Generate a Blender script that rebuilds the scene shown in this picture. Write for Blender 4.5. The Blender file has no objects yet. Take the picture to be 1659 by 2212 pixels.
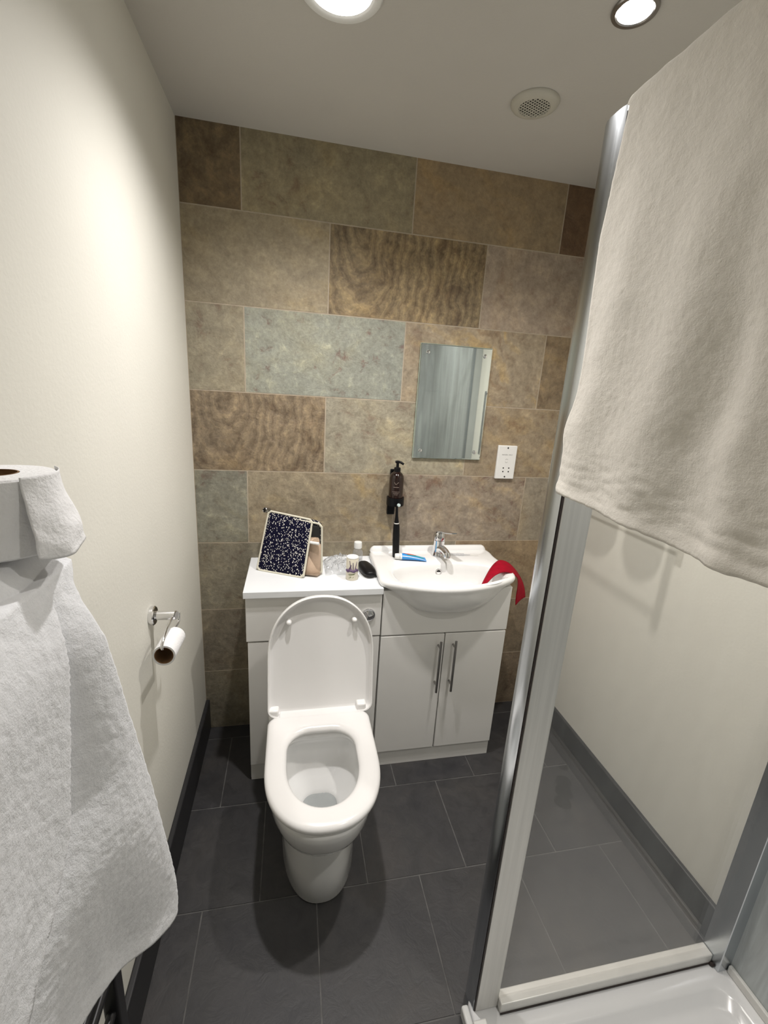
import bpy, math, random
from math import sin, cos, pi, radians
from mathutils import Vector, Matrix, noise

scene = bpy.context.scene
COL = scene.collection

# ------------------------------------------------------------------ camera
cam_d = bpy.data.cameras.new('camera')
cam = bpy.data.objects.new('camera', cam_d)
COL.objects.link(cam)
RR = Vector((0.97904256, -0.19444603, 0.06055084))
UU = Vector((-0.00546522, 0.27212749, 0.96224569))
FF = Vector((0.2035824, 0.9424104, -0.26536171))
m = Matrix.Identity(4)
for i in range(3):
    m[i][0] = RR[i]; m[i][1] = UU[i]; m[i][2] = -FF[i]
m.translation = Vector((0.37123, -1.79047, 1.53151))
cam.matrix_world = m
cam_d.sensor_fit = 'HORIZONTAL'
cam_d.sensor_width = 36.0
cam_d.lens = 955.955 * 36.0 / 1659.0
cam_d.clip_start = 0.02
scene.camera = cam

# ------------------------------------------------------------------ view / world / exposure
scene.view_settings.view_transform = 'Standard'
scene.view_settings.look = 'None'
scene.view_settings.gamma = 1.0
scene.view_settings.use_curve_mapping = False
scene.view_settings.exposure = 0.14
world = bpy.data.worlds.new('world'); scene.world = world
world.use_nodes = True
world.node_tree.nodes['Background'].inputs[0].default_value = (0.8, 0.85, 0.9, 1)
world.node_tree.nodes['Background'].inputs[1].default_value = 0.05

XR, YF, ZC = 1.585, -2.15, 2.328      # right wall, wall behind the camera, ceiling
L1 = (0.465, -0.615); L2 = (1.067, -0.737); L3 = (1.20, -1.62); L4 = (0.40, -1.55)
# lamp: (x, y, watts, colour)
LAMPS = [(L1, 58.0, (1.0, 0.965, 0.945)), (L2, 44.0, (1.0, 0.945, 0.885)), (L3, 30.0, (1.0, 0.965, 0.91))]
for (p, w, c) in LAMPS:
    ld = bpy.data.lights.new('downlight_lamp', 'SPOT')
    ld.spot_size = radians(140); ld.spot_blend = 1.0; ld.shadow_soft_size = 0.025; ld.energy = w; ld.color = c
    lo = bpy.data.objects.new('downlight_lamp', ld); COL.objects.link(lo)
    lo.location = (p[0], p[1], ZC - 0.016)

# ------------------------------------------------------------------ materials
MATS = {}
def srgb(r, g, b):
    f = lambda v: (v / 255 / 12.92) if v / 255 <= 0.04045 else ((v / 255 + 0.055) / 1.055) ** 2.4
    return (f(r), f(g), f(b), 1)

def nmat(name):
    mt = bpy.data.materials.new(name); mt.use_nodes = True
    nt = mt.node_tree
    return mt, nt, nt.nodes['Principled BSDF'], nt.nodes['Material Output']

def coords(nt, scale=(1, 1, 1)):
    g = nt.nodes.new('ShaderNodeNewGeometry')
    mp = nt.nodes.new('ShaderNodeMapping'); mp.inputs['Scale'].default_value = scale
    nt.links.new(g.outputs['Position'], mp.inputs['Vector'])
    return mp.outputs['Vector']

def noise_n(nt, vec, scale, detail=4, rough=0.55, dist=0.0):
    n = nt.nodes.new('ShaderNodeTexNoise')
    n.inputs['Scale'].default_value = scale; n.inputs['Detail'].default_value = detail
    n.inputs['Roughness'].default_value = rough; n.inputs['Distortion'].default_value = dist
    nt.links.new(vec, n.inputs['Vector'])
    return n.outputs['Fac']

def ramp(nt, fac, stops):
    r = nt.nodes.new('ShaderNodeValToRGB')
    while len(r.color_ramp.elements) < len(stops): r.color_ramp.elements.new(0.5)
    for e, (p, c) in zip(r.color_ramp.elements, stops):
        e.position = p; e.color = c if len(c) == 4 else (*c, 1)
    nt.links.new(fac, r.inputs['Fac'])
    return r.outputs['Color']

def mixc(nt, fac, a, b, mode='MIX'):
    n = nt.nodes.new('ShaderNodeMix'); n.data_type = 'RGBA'; n.blend_type = mode
    for sock, v in ((n.inputs['Factor'], fac), (n.inputs['A'], a), (n.inputs['B'], b)):
        pass
    def setv(s, v):
        if hasattr(v, 'node'): nt.links.new(v, s)
        else: s.default_value = v
    setv(n.inputs[0], fac); setv(n.inputs[6], a); setv(n.inputs[7], b)
    return n.outputs[2]

def math_n(nt, op, a, b=None):
    n = nt.nodes.new('ShaderNodeMath'); n.operation = op
    for i, v in enumerate((a, b)):
        if v is None: continue
        if hasattr(v, 'node'): nt.links.new(v, n.inputs[i])
        else: n.inputs[i].default_value = v
    return n.outputs[0]

def bump(nt, bs, height, strength=0.2, dist=0.01):
    b = nt.nodes.new('ShaderNodeBump'); b.inputs['Strength'].default_value = strength
    b.inputs['Distance'].default_value = dist
    nt.links.new(height, b.inputs['Height']); nt.links.new(b.outputs['Normal'], bs.inputs['Normal'])

def simple(name, col, rough=0.5, metal=0.0, var=0.04, vscale=8.0, bstr=0.0, bscale=60, coat=0.0, spec=0.5):
    mt, nt, bs, out = nmat(name)
    v = coords(nt)
    n = noise_n(nt, v, vscale)
    c0 = tuple(min(1, x * (1 - var)) for x in col[:3]); c1 = tuple(min(1, x * (1 + var)) for x in col[:3])
    nt.links.new(ramp(nt, n, [(0.3, c0), (0.7, c1)]), bs.inputs['Base Color'])
    bs.inputs['Roughness'].default_value = rough; bs.inputs['Metallic'].default_value = metal
    bs.inputs['Coat Weight'].default_value = coat; bs.inputs['Coat Roughness'].default_value = 0.05
    bs.inputs['Specular IOR Level'].default_value = spec
    if bstr: bump(nt, bs, noise_n(nt, v, bscale, 5), bstr, 0.004)
    MATS[name] = mt
    return mt

simple('cream_paint', (0.77, 0.755, 0.685), 0.6, var=0.02, vscale=3, bstr=0.12, bscale=120)
simple('ceiling_paint', (0.60, 0.58, 0.54), 0.8, var=0.02, vscale=3, bstr=0.1, bscale=150)
simple('grout', (0.46, 0.39, 0.30), 0.9, var=0.12, vscale=30)
simple('floor_grout', (0.12, 0.118, 0.115), 0.9, var=0.3, vscale=20)
simple('skirting', (0.022, 0.022, 0.024), 0.45, var=0.1, vscale=20)
simple('ceramic', (0.86, 0.86, 0.85), 0.12, var=0.01, coat=0.5)
simple('seat_plastic', (0.84, 0.83, 0.82), 0.2, var=0.01)
simple('unit_gloss', (0.80, 0.79, 0.765), 0.22, var=0.01)
simple('worktop_white', (0.84, 0.86, 0.88), 0.3, var=0.01)
simple('chrome', (0.78, 0.78, 0.79), 0.07, 1.0, var=0.02)
simple('steel_dark', (0.35, 0.34, 0.33), 0.28, 1.0, var=0.05)
simple('alu', (0.60, 0.63, 0.66), 0.25, 1.0, var=0.03)
simple('alu_white', (0.84, 0.83, 0.80), 0.35, 0.15, var=0.03, vscale=20)
simple('black_plastic', (0.004, 0.004, 0.005), 0.38, var=0.1, spec=0.25)
simple('black_radiator', (0.014, 0.014, 0.016), 0.35, var=0.1)
simple('white_plastic', (0.82, 0.82, 0.80), 0.35, var=0.01)
simple('vent_plastic', (0.56, 0.54, 0.47), 0.5, var=0.02)
simple('dark_hole', (0.01, 0.01, 0.01), 0.6)
simple('grey_print', (0.22, 0.22, 0.22), 0.6)
simple('cardboard', (0.21, 0.115, 0.05), 0.85, var=0.15, vscale=60)
simple('tissue', (0.83, 0.83, 0.84), 0.95, var=0.02, vscale=40, bstr=0.35, bscale=220)
simple('piping', (0.66, 0.63, 0.52), 0.8, var=0.05, vscale=90, bstr=0.2, bscale=400)
simple('lining', (0.50, 0.37, 0.27), 0.75, var=0.15, vscale=25, bstr=0.2, bscale=120)
simple('red_cloth', (0.30, 0.001, 0.014), 0.7, var=0.15, spec=0.15, vscale=50, bstr=0.15, bscale=300)
simple('blue_print', (0.04, 0.30, 0.75), 0.35)
simple('green_print', (0.05, 0.40, 0.30), 0.35)
simple('red_print', (0.70, 0.03, 0.04), 0.35)
simple('silicone_dark', (0.03, 0.02, 0.018), 0.6, var=0.3, vscale=40)
simple('acrylic_white', (0.84, 0.84, 0.85), 0.18, var=0.01, coat=0.3)
simple('purple_print', (0.10, 0.055, 0.13), 0.6, var=0.25, vscale=120)
simple('stem_print', (0.20, 0.23, 0.10), 0.6)
simple('paper_label', (0.72, 0.67, 0.55), 0.5, var=0.02)

def m_terry(name, col, b=1.0):
    mt, nt, bs, out = nmat(name)
    v = coords(nt)
    n1 = noise_n(nt, v, 260, 4, 0.7); n2 = noise_n(nt, v, 70, 4, 0.6, 0.5)
    s = math_n(nt, 'ADD', math_n(nt, 'MULTIPLY', n1, 0.62), math_n(nt, 'MULTIPLY', n2, 0.38))
    nt.links.new(ramp(nt, n2, [(0.3, tuple(x * 0.93 for x in col)), (0.7, col)]), bs.inputs['Base Color'])
    bs.inputs['Roughness'].default_value = 1.0; bs.inputs['Specular IOR Level'].default_value = 0.1
    bs.inputs['Sheen Weight'].default_value = 0.25; bs.inputs['Sheen Roughness'].default_value = 0.5
    bump(nt, bs, s, 0.42 * b, 0.005)
    MATS[name] = mt
m_terry('terry_left', (0.85, 0.86, 0.885))
m_terry('terry_right', (0.88, 0.84, 0.77), 0.8)

def m_brushed(name, col, rough):
    mt, nt, bs, out = nmat(name)
    v = coords(nt, (30, 30, 0.8))
    n = noise_n(nt, v, 3, 4)
    nt.links.new(ramp(nt, n, [(0.3, tuple(x * 0.85 for x in col)), (0.7, col)]), bs.inputs['Base Color'])
    bs.inputs['Metallic'].default_value = 1.0
    nt.links.new(math_n(nt, 'ADD', math_n(nt, 'MULTIPLY', n, 0.12), rough - 0.06), bs.inputs['Roughness'])
    MATS[name] = mt
m_brushed('post_chrome', (0.60, 0.63, 0.66), 0.20)
m_brushed('post_satin', (0.80, 0.79, 0.76), 0.42); MATS['post_satin'].node_tree.nodes['Principled BSDF'].inputs['Metallic'].default_value = 0.55

def m_tile():
    """slate-look wall tiles: tint and (swirl, seed, speckle) come per tile from attributes"""
    mt, nt, bs, out = nmat('wall_tile')
    L = nt.links
    at = nt.nodes.new('ShaderNodeAttribute'); at.attribute_name = 'tint'
    ap = nt.nodes.new('ShaderNodeAttribute'); ap.attribute_name = 'par'
    sp = nt.nodes.new('ShaderNodeSeparateColor'); L.new(ap.outputs['Color'], sp.inputs[0])
    swirl, seed, speck = sp.outputs[0], sp.outputs[1], sp.outputs[2]
    v = coords(nt)
    off = nt.nodes.new('ShaderNodeCombineXYZ'); L.new(math_n(nt, 'MULTIPLY', seed, 37.0), off.inputs[1])
    va = nt.nodes.new('ShaderNodeVectorMath'); va.operation = 'ADD'; L.new(v, va.inputs[0]); L.new(off.outputs[0], va.inputs[1])
    v = va.outputs[0]
    n1 = noise_n(nt, v, 3.2, 5, 0.55, 0.8)      # broad clouds
    n2 = noise_n(nt, v, 15, 9, 0.70, 0.45)       # riven mottling
    n3 = noise_n(nt, v, 70, 6, 0.7)             # grain
    # swirls: tall nested arcs about a point of each tile, bent by noise; veins: slanting streaks
    al = nt.nodes.new('ShaderNodeAttribute'); al.attribute_name = 'loc'
    sl = nt.nodes.new('ShaderNodeSeparateXYZ'); L.new(al.outputs['Vector'], sl.inputs[0])
    uu, vv, vein = sl.outputs[0], sl.outputs[1], sl.outputs[2]
    nb = noise_n(nt, v, 7, 4, 0.6, 0.3)
    du = math_n(nt, 'MULTIPLY', math_n(nt, 'SUBTRACT', uu, 0.12), 1.5)
    dv = math_n(nt, 'MULTIPLY', math_n(nt, 'SUBTRACT', vv, 0.30), 0.62)
    rad = math_n(nt, 'SQRT', math_n(nt, 'ADD', math_n(nt, 'MULTIPLY', du, du), math_n(nt, 'MULTIPLY', dv, dv)))
    ph = math_n(nt, 'ADD', math_n(nt, 'MULTIPLY', rad, 125.0), math_n(nt, 'ADD', math_n(nt, 'MULTIPLY', nb, 20.0), math_n(nt, 'MULTIPLY', n2, 5.0)))
    wv_ = math_n(nt, 'ADD', math_n(nt, 'MULTIPLY', math_n(nt, 'SINE', ph), 0.36), math_n(nt, 'MULTIPLY', n3, 0.25))
    wv_ = math_n(nt, 'ADD', wv_, 0.38)
    sd = math_n(nt, 'ADD', math_n(nt, 'MULTIPLY', uu, 26.0), math_n(nt, 'ADD', math_n(nt, 'MULTIPLY', vv, 46.0), math_n(nt, 'MULTIPLY', nb, 13.0)))
    vn = math_n(nt, 'ADD', math_n(nt, 'MULTIPLY', math_n(nt, 'SINE', sd), 0.5), 0.5)
    base = at.outputs['Color']
    c = mixc(nt, 1.0, base, ramp(nt, n1, [(0.3, (0.86, 0.88, 0.92)), (0.55, (1.0, 1.0, 1.0)), (0.75, (1.10, 1.04, 0.92))]), 'MULTIPLY')
    dk = ramp(nt, n2, [(0.36, (0.50, 0.46, 0.42)), (0.50, (0.86, 0.85, 0.83)), (0.66, (1.22, 1.2, 1.16))])
    mottle = math_n(nt, 'ADD', 0.32, math_n(nt, 'MULTIPLY', swirl, 0.5))
    c = mixc(nt, mottle, c, mixc(nt, 1.0, c, dk, 'MULTIPLY'))
    sw = ramp(nt, wv_, [(0.12, (0.66, 0.60, 0.54)), (0.38, (0.97, 0.92, 0.84)), (0.62, (0.86, 0.82, 0.77)), (0.9, (1.22, 1.16, 1.02))])
    c = mixc(nt, math_n(nt, 'POWER', swirl, 4.0), c, mixc(nt, 1.0, c, sw, 'MULTIPLY'))
    c = mixc(nt, math_n(nt, 'MULTIPLY', vein, ramp(nt, n1, [(0.40, (0, 0, 0)), (0.58, (1, 1, 1))])), c, mixc(nt, 1.0, c, ramp(nt, vn, [(0.0, (1.22, 1.12, 0.86)), (0.35, (1, 1, 1)), (0.85, (1, 1, 1)), (1.0, (0.80, 0.74, 0.70))]), 'MULTIPLY'))
    n4 = noise_n(nt, v, 34, 8, 0.72, 0.2)
    c = mixc(nt, 0.65, c, mixc(nt, 1.0, c, ramp(nt, n4, [(0.34, (0.78, 0.76, 0.74)), (0.5, (1, 1, 1)), (0.66, (1.2, 1.2, 1.18))]), 'MULTIPLY'))
    sk = ramp(nt, n2, [(0.33, (0.75, 0.52, 0.52)), (0.43, (1, 1, 1)), (0.58, (1, 1, 1)), (0.68, (1.3, 1.28, 1.2))])
    c = mixc(nt, speck, c, mixc(nt, 1.0, c, sk, 'MULTIPLY'))
    gr = ramp(nt, n3, [(0.3, (0.78, 0.78, 0.78)), (0.7, (1.16, 1.16, 1.16))])
    c = mixc(nt, 0.9, c, mixc(nt, 1.0, c, gr, 'MULTIPLY'))
    L.new(c, bs.inputs['Base Color'])
    L.new(math_n(nt, 'ADD', math_n(nt, 'MULTIPLY', n2, 0.25), 0.36), bs.inputs['Roughness'])
    h = math_n(nt, 'ADD', n2, math_n(nt, 'MULTIPLY', n4, 0.8))
    bump(nt, bs, h, 0.6, 0.007)
    MATS['wall_tile'] = mt
m_tile()

def m_floor():
    mt, nt, bs, out = nmat('floor_tile')
    v = coords(nt)
    n1 = noise_n(nt, v, 3.5, 5, 0.6, 0.6); n2 = noise_n(nt, v, 22, 7, 0.65, 0.8)
    c = ramp(nt, n1, [(0.3, (0.026, 0.026, 0.030)), (0.55, (0.038, 0.037, 0.038)), (0.75, (0.052, 0.047, 0.044))])
    c = mixc(nt, 0.6, c, mixc(nt, 1.0, c, ramp(nt, n2, [(0.35, (0.7, 0.7, 0.72)), (0.65, (1.3, 1.27, 1.25))]), 'MULTIPLY'))
    # damp footprint by the right skirting: two blobs with a shape of their own
    g = nt.nodes.new('ShaderNodeNewGeometry')
    ns = noise_n(nt, v, 30, 3)
    tot = None
    for (x, y, r) in ((1.535, -0.43, 0.022), (1.488, -0.50, 0.034), (1.462, -0.545, 0.036), (1.43, -0.585, 0.034)):
        d = nt.nodes.new('ShaderNodeVectorMath'); d.operation = 'DISTANCE'
        nt.links.new(g.outputs['Position'], d.inputs[0]); d.inputs[1].default_value = (x, y, 0.0)
        q = math_n(nt, 'ADD', math_n(nt, 'DIVIDE', d.outputs['Value'], r), math_n(nt, 'MULTIPLY', ns, 0.8))
        q = math_n(nt, 'LESS_THAN', q, 1.35)
        tot = q if tot is None else math_n(nt, 'MAXIMUM', tot, q)
    c = mixc(nt, math_n(nt, 'MULTIPLY', tot, 0.85), c, (0.004, 0.004, 0.004, 1))
    nt.links.new(c, bs.inputs['Base Color'])
    nt.links.new(math_n(nt, 'ADD', math_n(nt, 'MULTIPLY', n2, 0.3), 0.38), bs.inputs['Roughness'])
    bump(nt, bs, math_n(nt, 'ADD', n2, n1), 0.25, 0.006)
    MATS['floor_tile'] = mt
m_floor()

def m_panel():
    mt, nt, bs, out = nmat('shower_cladding')
    v = coords(nt, (9, 9, 0.9))
    n = noise_n(nt, v, 1.6, 6, 0.6, 0.8)
    nt.links.new(ramp(nt, n, [(0.3, (0.32, 0.335, 0.335)), (0.5, (0.48, 0.51, 0.52)), (0.7, (0.70, 0.75, 0.76))]), bs.inputs['Base Color'])
    bs.inputs['Roughness'].default_value = 0.3
    MATS['shower_cladding'] = mt
m_panel()

def m_glass(name, tint, haze, rough=0.02, fres=1.0):
    """thin pane: transparent + fresnel reflection + a little limescale haze"""
    mt = bpy.data.materials.new(name); mt.use_nodes = True; nt = mt.node_tree
    nt.nodes.remove(nt.nodes['Principled BSDF']); out = nt.nodes['Material Output']
    tr = nt.nodes.new('ShaderNodeBsdfTransparent'); tr.inputs[0].default_value = (*tint, 1)
    gl = nt.nodes.new('ShaderNodeBsdfGlossy'); gl.inputs['Roughness'].default_value = rough
    df = nt.nodes.new('ShaderNodeBsdfDiffuse'); df.inputs[0].default_value = (0.8, 0.8, 0.8, 1)
    lw = nt.nodes.new('ShaderNodeLayerWeight'); lw.inputs['Blend'].default_value = 0.5
    fr = math_n(nt, 'ADD', 0.04, math_n(nt, 'MULTIPLY', math_n(nt, 'POWER', lw.outputs['Facing'], 5.0), 0.9))
    v = coords(nt); n = noise_n(nt, v, 18, 5, 0.6)
    m1 = nt.nodes.new('ShaderNodeMixShader'); m2 = nt.nodes.new('ShaderNodeMixShader')
    hz = math_n(nt, 'MULTIPLY', math_n(nt, 'ADD', n, 0.5), haze)
    nt.links.new(hz, m1.inputs[0]); nt.links.new(tr.outputs[0], m1.inputs[1]); nt.links.new(df.outputs[0], m1.inputs[2])
    nt.links.new(math_n(nt, 'MULTIPLY', fr, fres), m2.inputs[0]); nt.links.new(m1.outputs[0], m2.inputs[1]); nt.links.new(gl.outputs[0], m2.inputs[2])
    nt.links.new(m2.outputs[0], out.inputs[0])
    MATS[name] = mt
m_glass('shower_glass', (0.978, 0.976, 0.966), 0.045)
m_glass('bag_film', (0.95, 0.96, 0.97), 0.24, 0.15, 2.6)
m_glass('clear_plastic', (0.90, 0.91, 0.93), 0.14, 0.05, 2.0)

def m_mirror():
    mt, nt, bs, out = nmat('mirror_glass')
    v = coords(nt)
    nt.links.new(ramp(nt, noise_n(nt, v, 4), [(0.3, (0.76, 0.82, 0.80)), (0.7, (0.80, 0.86, 0.84))]), bs.inputs['Base Color'])
    bs.inputs['Metallic'].default_value = 1.0; bs.inputs['Roughness'].default_value = 0.03
    MATS['mirror_glass'] = mt
m_mirror()
simple('glass_edge', (0.45, 0.60, 0.52), 0.15, var=0.03)

def m_emit(name, col, s):
    mt, nt, bs, out = nmat(name)
    bs.inputs['Base Color'].default_value = (0.9, 0.9, 0.9, 1)
    bs.inputs['Emission Color'].default_value = (*col, 1); bs.inputs['Emission Strength'].default_value = s
    MATS[name] = mt
m_emit('lamp_glow', (1.0, 0.97, 0.93), 12)

def m_amber():
    mt, nt, bs, out = nmat('amber_plastic')
    v = coords(nt)
    nt.links.new(ramp(nt, noise_n(nt, v, 20), [(0.3, (0.008, 0.0018, 0.001)), (0.7, (0.018, 0.0036, 0.0018))]), bs.inputs['Base Color'])
    bs.inputs['Roughness'].default_value = 0.15; bs.inputs['Coat Weight'].default_value = 0.4
    MATS['amber_plastic'] = mt
m_amber()

def m_spots():
    """navy cloth scattered with little white rice-grain marks"""
    mt, nt, bs, out = nmat('navy_print')
    tc = nt.nodes.new('ShaderNodeTexCoord')
    mp = nt.nodes.new('ShaderNodeMapping'); mp.inputs['Scale'].default_value = (1, 1, 1)
    nt.links.new(tc.outputs['Object'], mp.inputs['Vector'])
    tot = None
    for k, (ang, sc) in enumerate(((0.6, 140), (-0.7, 150), (1.5, 165))):
        m2 = nt.nodes.new('ShaderNodeMapping'); m2.inputs['Rotation'].default_value = (0.3, ang, 0.2)
        m2.inputs['Location'].default_value = (k * 3.1, 0, k)
        m2.inputs['Scale'].default_value = (1.0, 0.8, 0.55)
        nt.links.new(mp.outputs[0], m2.inputs['Vector'])
        vo = nt.nodes.new('ShaderNodeTexVoronoi'); vo.inputs['Scale'].default_value = sc; vo.inputs['Randomness'].default_value = 0.8
        nt.links.new(m2.outputs[0], vo.inputs['Vector'])
        q = math_n(nt, 'LESS_THAN', vo.outputs['Distance'], 0.21)
        tot = q if tot is None else math_n(nt, 'MAXIMUM', tot, q)
    c = mixc(nt, tot, (0.003, 0.003, 0.018, 1), (0.78, 0.75, 0.70, 1))
    bs.inputs['Specular IOR Level'].default_value = 0.15
    nt.links.new(c, bs.inputs['Base Color']); bs.inputs['Roughness'].default_value = 0.85
    bump(nt, bs, noise_n(nt, mp.outputs[0], 40, 4), 0.3, 0.004)
    MATS['navy_print'] = mt
m_spots()

# ------------------------------------------------------------------ mesh helpers
class MB:
    def __init__(s): s.v = []; s.f = []
    def add(s, vs, fs):
        b = len(s.v); s.v += [Vector(q) for q in vs]; s.f += [tuple(i + b for i in q) for q in fs]; return s
    def box(s, x0, x1, y0, y1, z0, z1):
        return s.add([(x0,y0,z0),(x1,y0,z0),(x1,y1,z0),(x0,y1,z0),(x0,y0,z1),(x1,y0,z1),(x1,y1,z1),(x0,y1,z1)],
                     [(0,3,2,1),(4,5,6,7),(0,1,5,4),(1,2,6,5),(2,3,7,6),(3,0,4,7)])
    def loft(s, rings, wrap=False, cap0=True, cap1=True):
        n = len(rings[0]); vs = [p for r in rings for p in r]; fs = []
        R = len(rings)
        for i in range(R if wrap else R - 1):
            a, b = i * n, ((i + 1) % R) * n
            for j in range(n):
                k = (j + 1) % n
                fs.append((a + j, a + k, b + k, b + j))
        if not wrap:
            if cap0: fs.append(tuple(range(n - 1, -1, -1)))
            if cap1: fs.append(tuple((R - 1) * n + j for j in range(n)))
        return s.add(vs, fs)
    def lathe(s, prof, c=(0, 0, 0), axis=(0, 0, 1), n=32, cap0=True, cap1=True):
        q = Vector((0, 0, 1)).rotation_difference(Vector(axis).normalized()); c = Vector(c)
        rings = [[c + q @ Vector((r * cos(2 * pi * j / n), r * sin(2 * pi * j / n), h)) for j in range(n)] for (r, h) in prof]
        return s.loft(rings, False, cap0, cap1)
    def tube(s, pts, r, n=12, closed=False):
        pts = [Vector(p) for p in pts]; N = len(pts); rings = []; prev = None
        for i, p in enumerate(pts):
            a = pts[(i - 1) % N] if closed else pts[max(i - 1, 0)]
            b = pts[(i + 1) % N] if closed else pts[min(i + 1, N - 1)]
            t = (b - a).normalized()
            if prev is None:
                u = t.orthogonal().normalized()
            else:
                u = (prev - t * prev.dot(t)).normalized()
            prev = u; w = t.cross(u)
            rr = r[i] if isinstance(r, (list, tuple)) else r
            rings.append([p + (u * cos(2 * pi * j / n) + w * sin(2 * pi * j / n)) * rr for j in range(n)])
        return s.loft(rings, closed)
    def grid(s, fn, nu, nv):
        vs = [fn(i / nu, j / nv) for j in range(nv + 1) for i in range(nu + 1)]
        fs = []
        for j in range(nv):
            for i in range(nu):
                a = j * (nu + 1) + i
                fs.append((a, a + 1, a + nu + 2, a + nu + 1))
        return s.add(vs, fs)
    def mesh(s, name, org=(0, 0, 0)):
        o = Vector(org); me = bpy.data.meshes.new(name)
        me.from_pydata([tuple(p - o) for p in s.v], [], s.f); me.validate(); me.update()
        return me

def smooth_pts(pts, k=6, closed=False):
    """Catmull-Rom through the points"""
    pts = [Vector(p) for p in pts]; n = len(pts); out = []
    for i in range(n if closed else n - 1):
        g = (lambda q: pts[q % n]) if closed else (lambda q: pts[min(max(q, 0), n - 1)])
        p0, p1, p2, p3 = g(i - 1), g(i), g(i + 1), g(i + 2)
        for j in range(k):
            t = j / k
            out.append(0.5 * ((2 * p1) + (p2 - p0) * t + (2 * p0 - 5 * p1 + 4 * p2 - p3) * t * t + (3 * p1 - p0 - 3 * p2 + p3) * t ** 3))
    if not closed: out.append(pts[-1])
    return out

def thing(name, label, cat, loc, group=None):
    o = bpy.data.objects.new(name, None); COL.objects.link(o); o.location = loc
    o.empty_display_size = 0.05
    o['label'] = label; o['category'] = cat
    if group: o['group'] = group
    return o

def root_loc(p):
    while p.parent: p = p.parent
    return p.location.copy()

def obj(name, mb, mat, parent=None, smooth=True, bevel=0.0, segs=3, solid=0.0, sub=0, label=None, angle=40, kind=None, origin=None):
    org = root_loc(parent) if parent else Vector(origin or (0, 0, 0))
    me = mb.mesh(name, org) if isinstance(mb, MB) else mb
    o = bpy.data.objects.new(name, me); COL.objects.link(o)
    if mat: me.materials.append(MATS[mat])
    if parent: o.parent = parent
    elif origin: o.location = origin
    if solid:
        md = o.modifiers.new('s', 'SOLIDIFY'); md.thickness = solid; md.offset = 0
    if bevel:
        md = o.modifiers.new('b', 'BEVEL'); md.width = bevel; md.segments = segs; md.limit_method = 'ANGLE'; md.angle_limit = radians(35)
    if sub:
        md = o.modifiers.new('u', 'SUBSURF'); md.levels = sub; md.render_levels = sub
    if smooth:
        for p in me.polygons: p.use_smooth = True
        if angle < 180:
            me.set_sharp_from_angle(angle=radians(angle))
    if label: o['label'] = label
    if kind: o['kind'] = kind
    return o

def tag(o, label, cat, group=None):
    o['label'] = label; o['category'] = cat
    if group: o['group'] = group
    return o

def text_mesh(name, body, size, mat, parent, pos, right, up, ext=0.0004, align='CENTER', smooth=False):
    cu = bpy.data.curves.new(name, 'FONT'); cu.body = body; cu.size = size; cu.extrude = ext
    cu.align_x = align; cu.align_y = 'CENTER'
    to = bpy.data.objects.new('tmp', cu); COL.objects.link(to)
    bpy.context.view_layer.update()
    me = bpy.data.meshes.new_from_object(to)
    bpy.data.objects.remove(to)
    r = Vector(right).normalized(); u = Vector(up).normalized(); n = r.cross(u)
    org = root_loc(parent)
    for v in me.vertices:
        q = v.co.copy(); v.co = Vector(pos) - org + r * q.x + u * q.y + n * q.z
    me.name = name
    o = bpy.data.objects.new(name, me); COL.objects.link(o); me.materials.append(MATS[mat]); o.parent = parent
    return o

# ------------------------------------------------------------------ the room
def struct(name, mb, mat, **k):
    return obj(name, mb, mat, kind='structure', **k)

struct('wall_left', MB().box(-0.12, 0, YF - 0.12, 0.12, -0.1, ZC + 0.1), 'cream_paint', smooth=False)
struct('wall_right', MB().box(XR, XR + 0.12, YF - 0.12, 0.12, -0.1, ZC + 0.1), 'cream_paint', smooth=False)
struct('wall_front', MB().box(0, XR, YF - 0.12, YF, -0.1, ZC + 0.1), 'cream_paint', smooth=False)
struct('ceiling', MB().box(-0.12, XR + 0.12, YF - 0.12, 0.12, ZC, ZC + 0.1), 'ceiling_paint', smooth=False)

# tiled back wall: grout bed plus one slab per tile
H = 0.29857; Z0 = 2.08859; X0 = 0.198; G = 0.0021
T_TINT = {  # (row, k): (photo colour, swirl, speckle)
 (0,0):((98,82,60),.85,.3),(0,1):((124,112,86),.35,.5),(0,2):((128,108,80),.05,.0),(0,3):((90,66,44),.5,.2),
 (1,0):((132,118,94),.08,.05),(1,1):((122,106,80),1.0,.2),(1,2):((136,119,102),.08,.3),
 (2,0):((126,116,96),.2,.6),(2,1):((122,122,110),.0,1.0),(2,2):((136,120,98),.5,.2),(2,3):((118,100,76),.7,.2),
 (3,0):((118,103,84),.95,.2),(3,1):((132,123,104),.1,.5),(3,2):((128,112,90),.3,.4),
 (4,0):((112,108,94),.15,.7),(4,1):((130,116,94),.5,.1),(4,2):((128,114,98),.45,.6),(4,3):((128,116,98),.1,.2),
 (5,0):((110,102,86),.2,.6),(5,1):((116,106,88),.3,.4),(5,2):((124,104,78),.4,.3),
 (6,0):((108,98,82),.2,.4),(6,1):((112,100,84),.3,.4),(6,2):((112,98,80),.3,.3),(6,3):((112,96,76),.3,.3),
 (7,0):((110,102,86),.2,.3),(7,1):((112,98,80),.3,.3),(7,2):((112,96,78),.3,.3)}
wb = MB().box(0, XR, 0.0008, 0.12, -0.1, ZC + 0.1)
VEIN = {(2,2):1.0,(2,3):.8,(4,1):1.0,(4,2):.5,(1,0):.25,(3,1):.3,(4,0):.3,(0,2):.3,(3,2):.4}
tfaces = []
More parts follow.
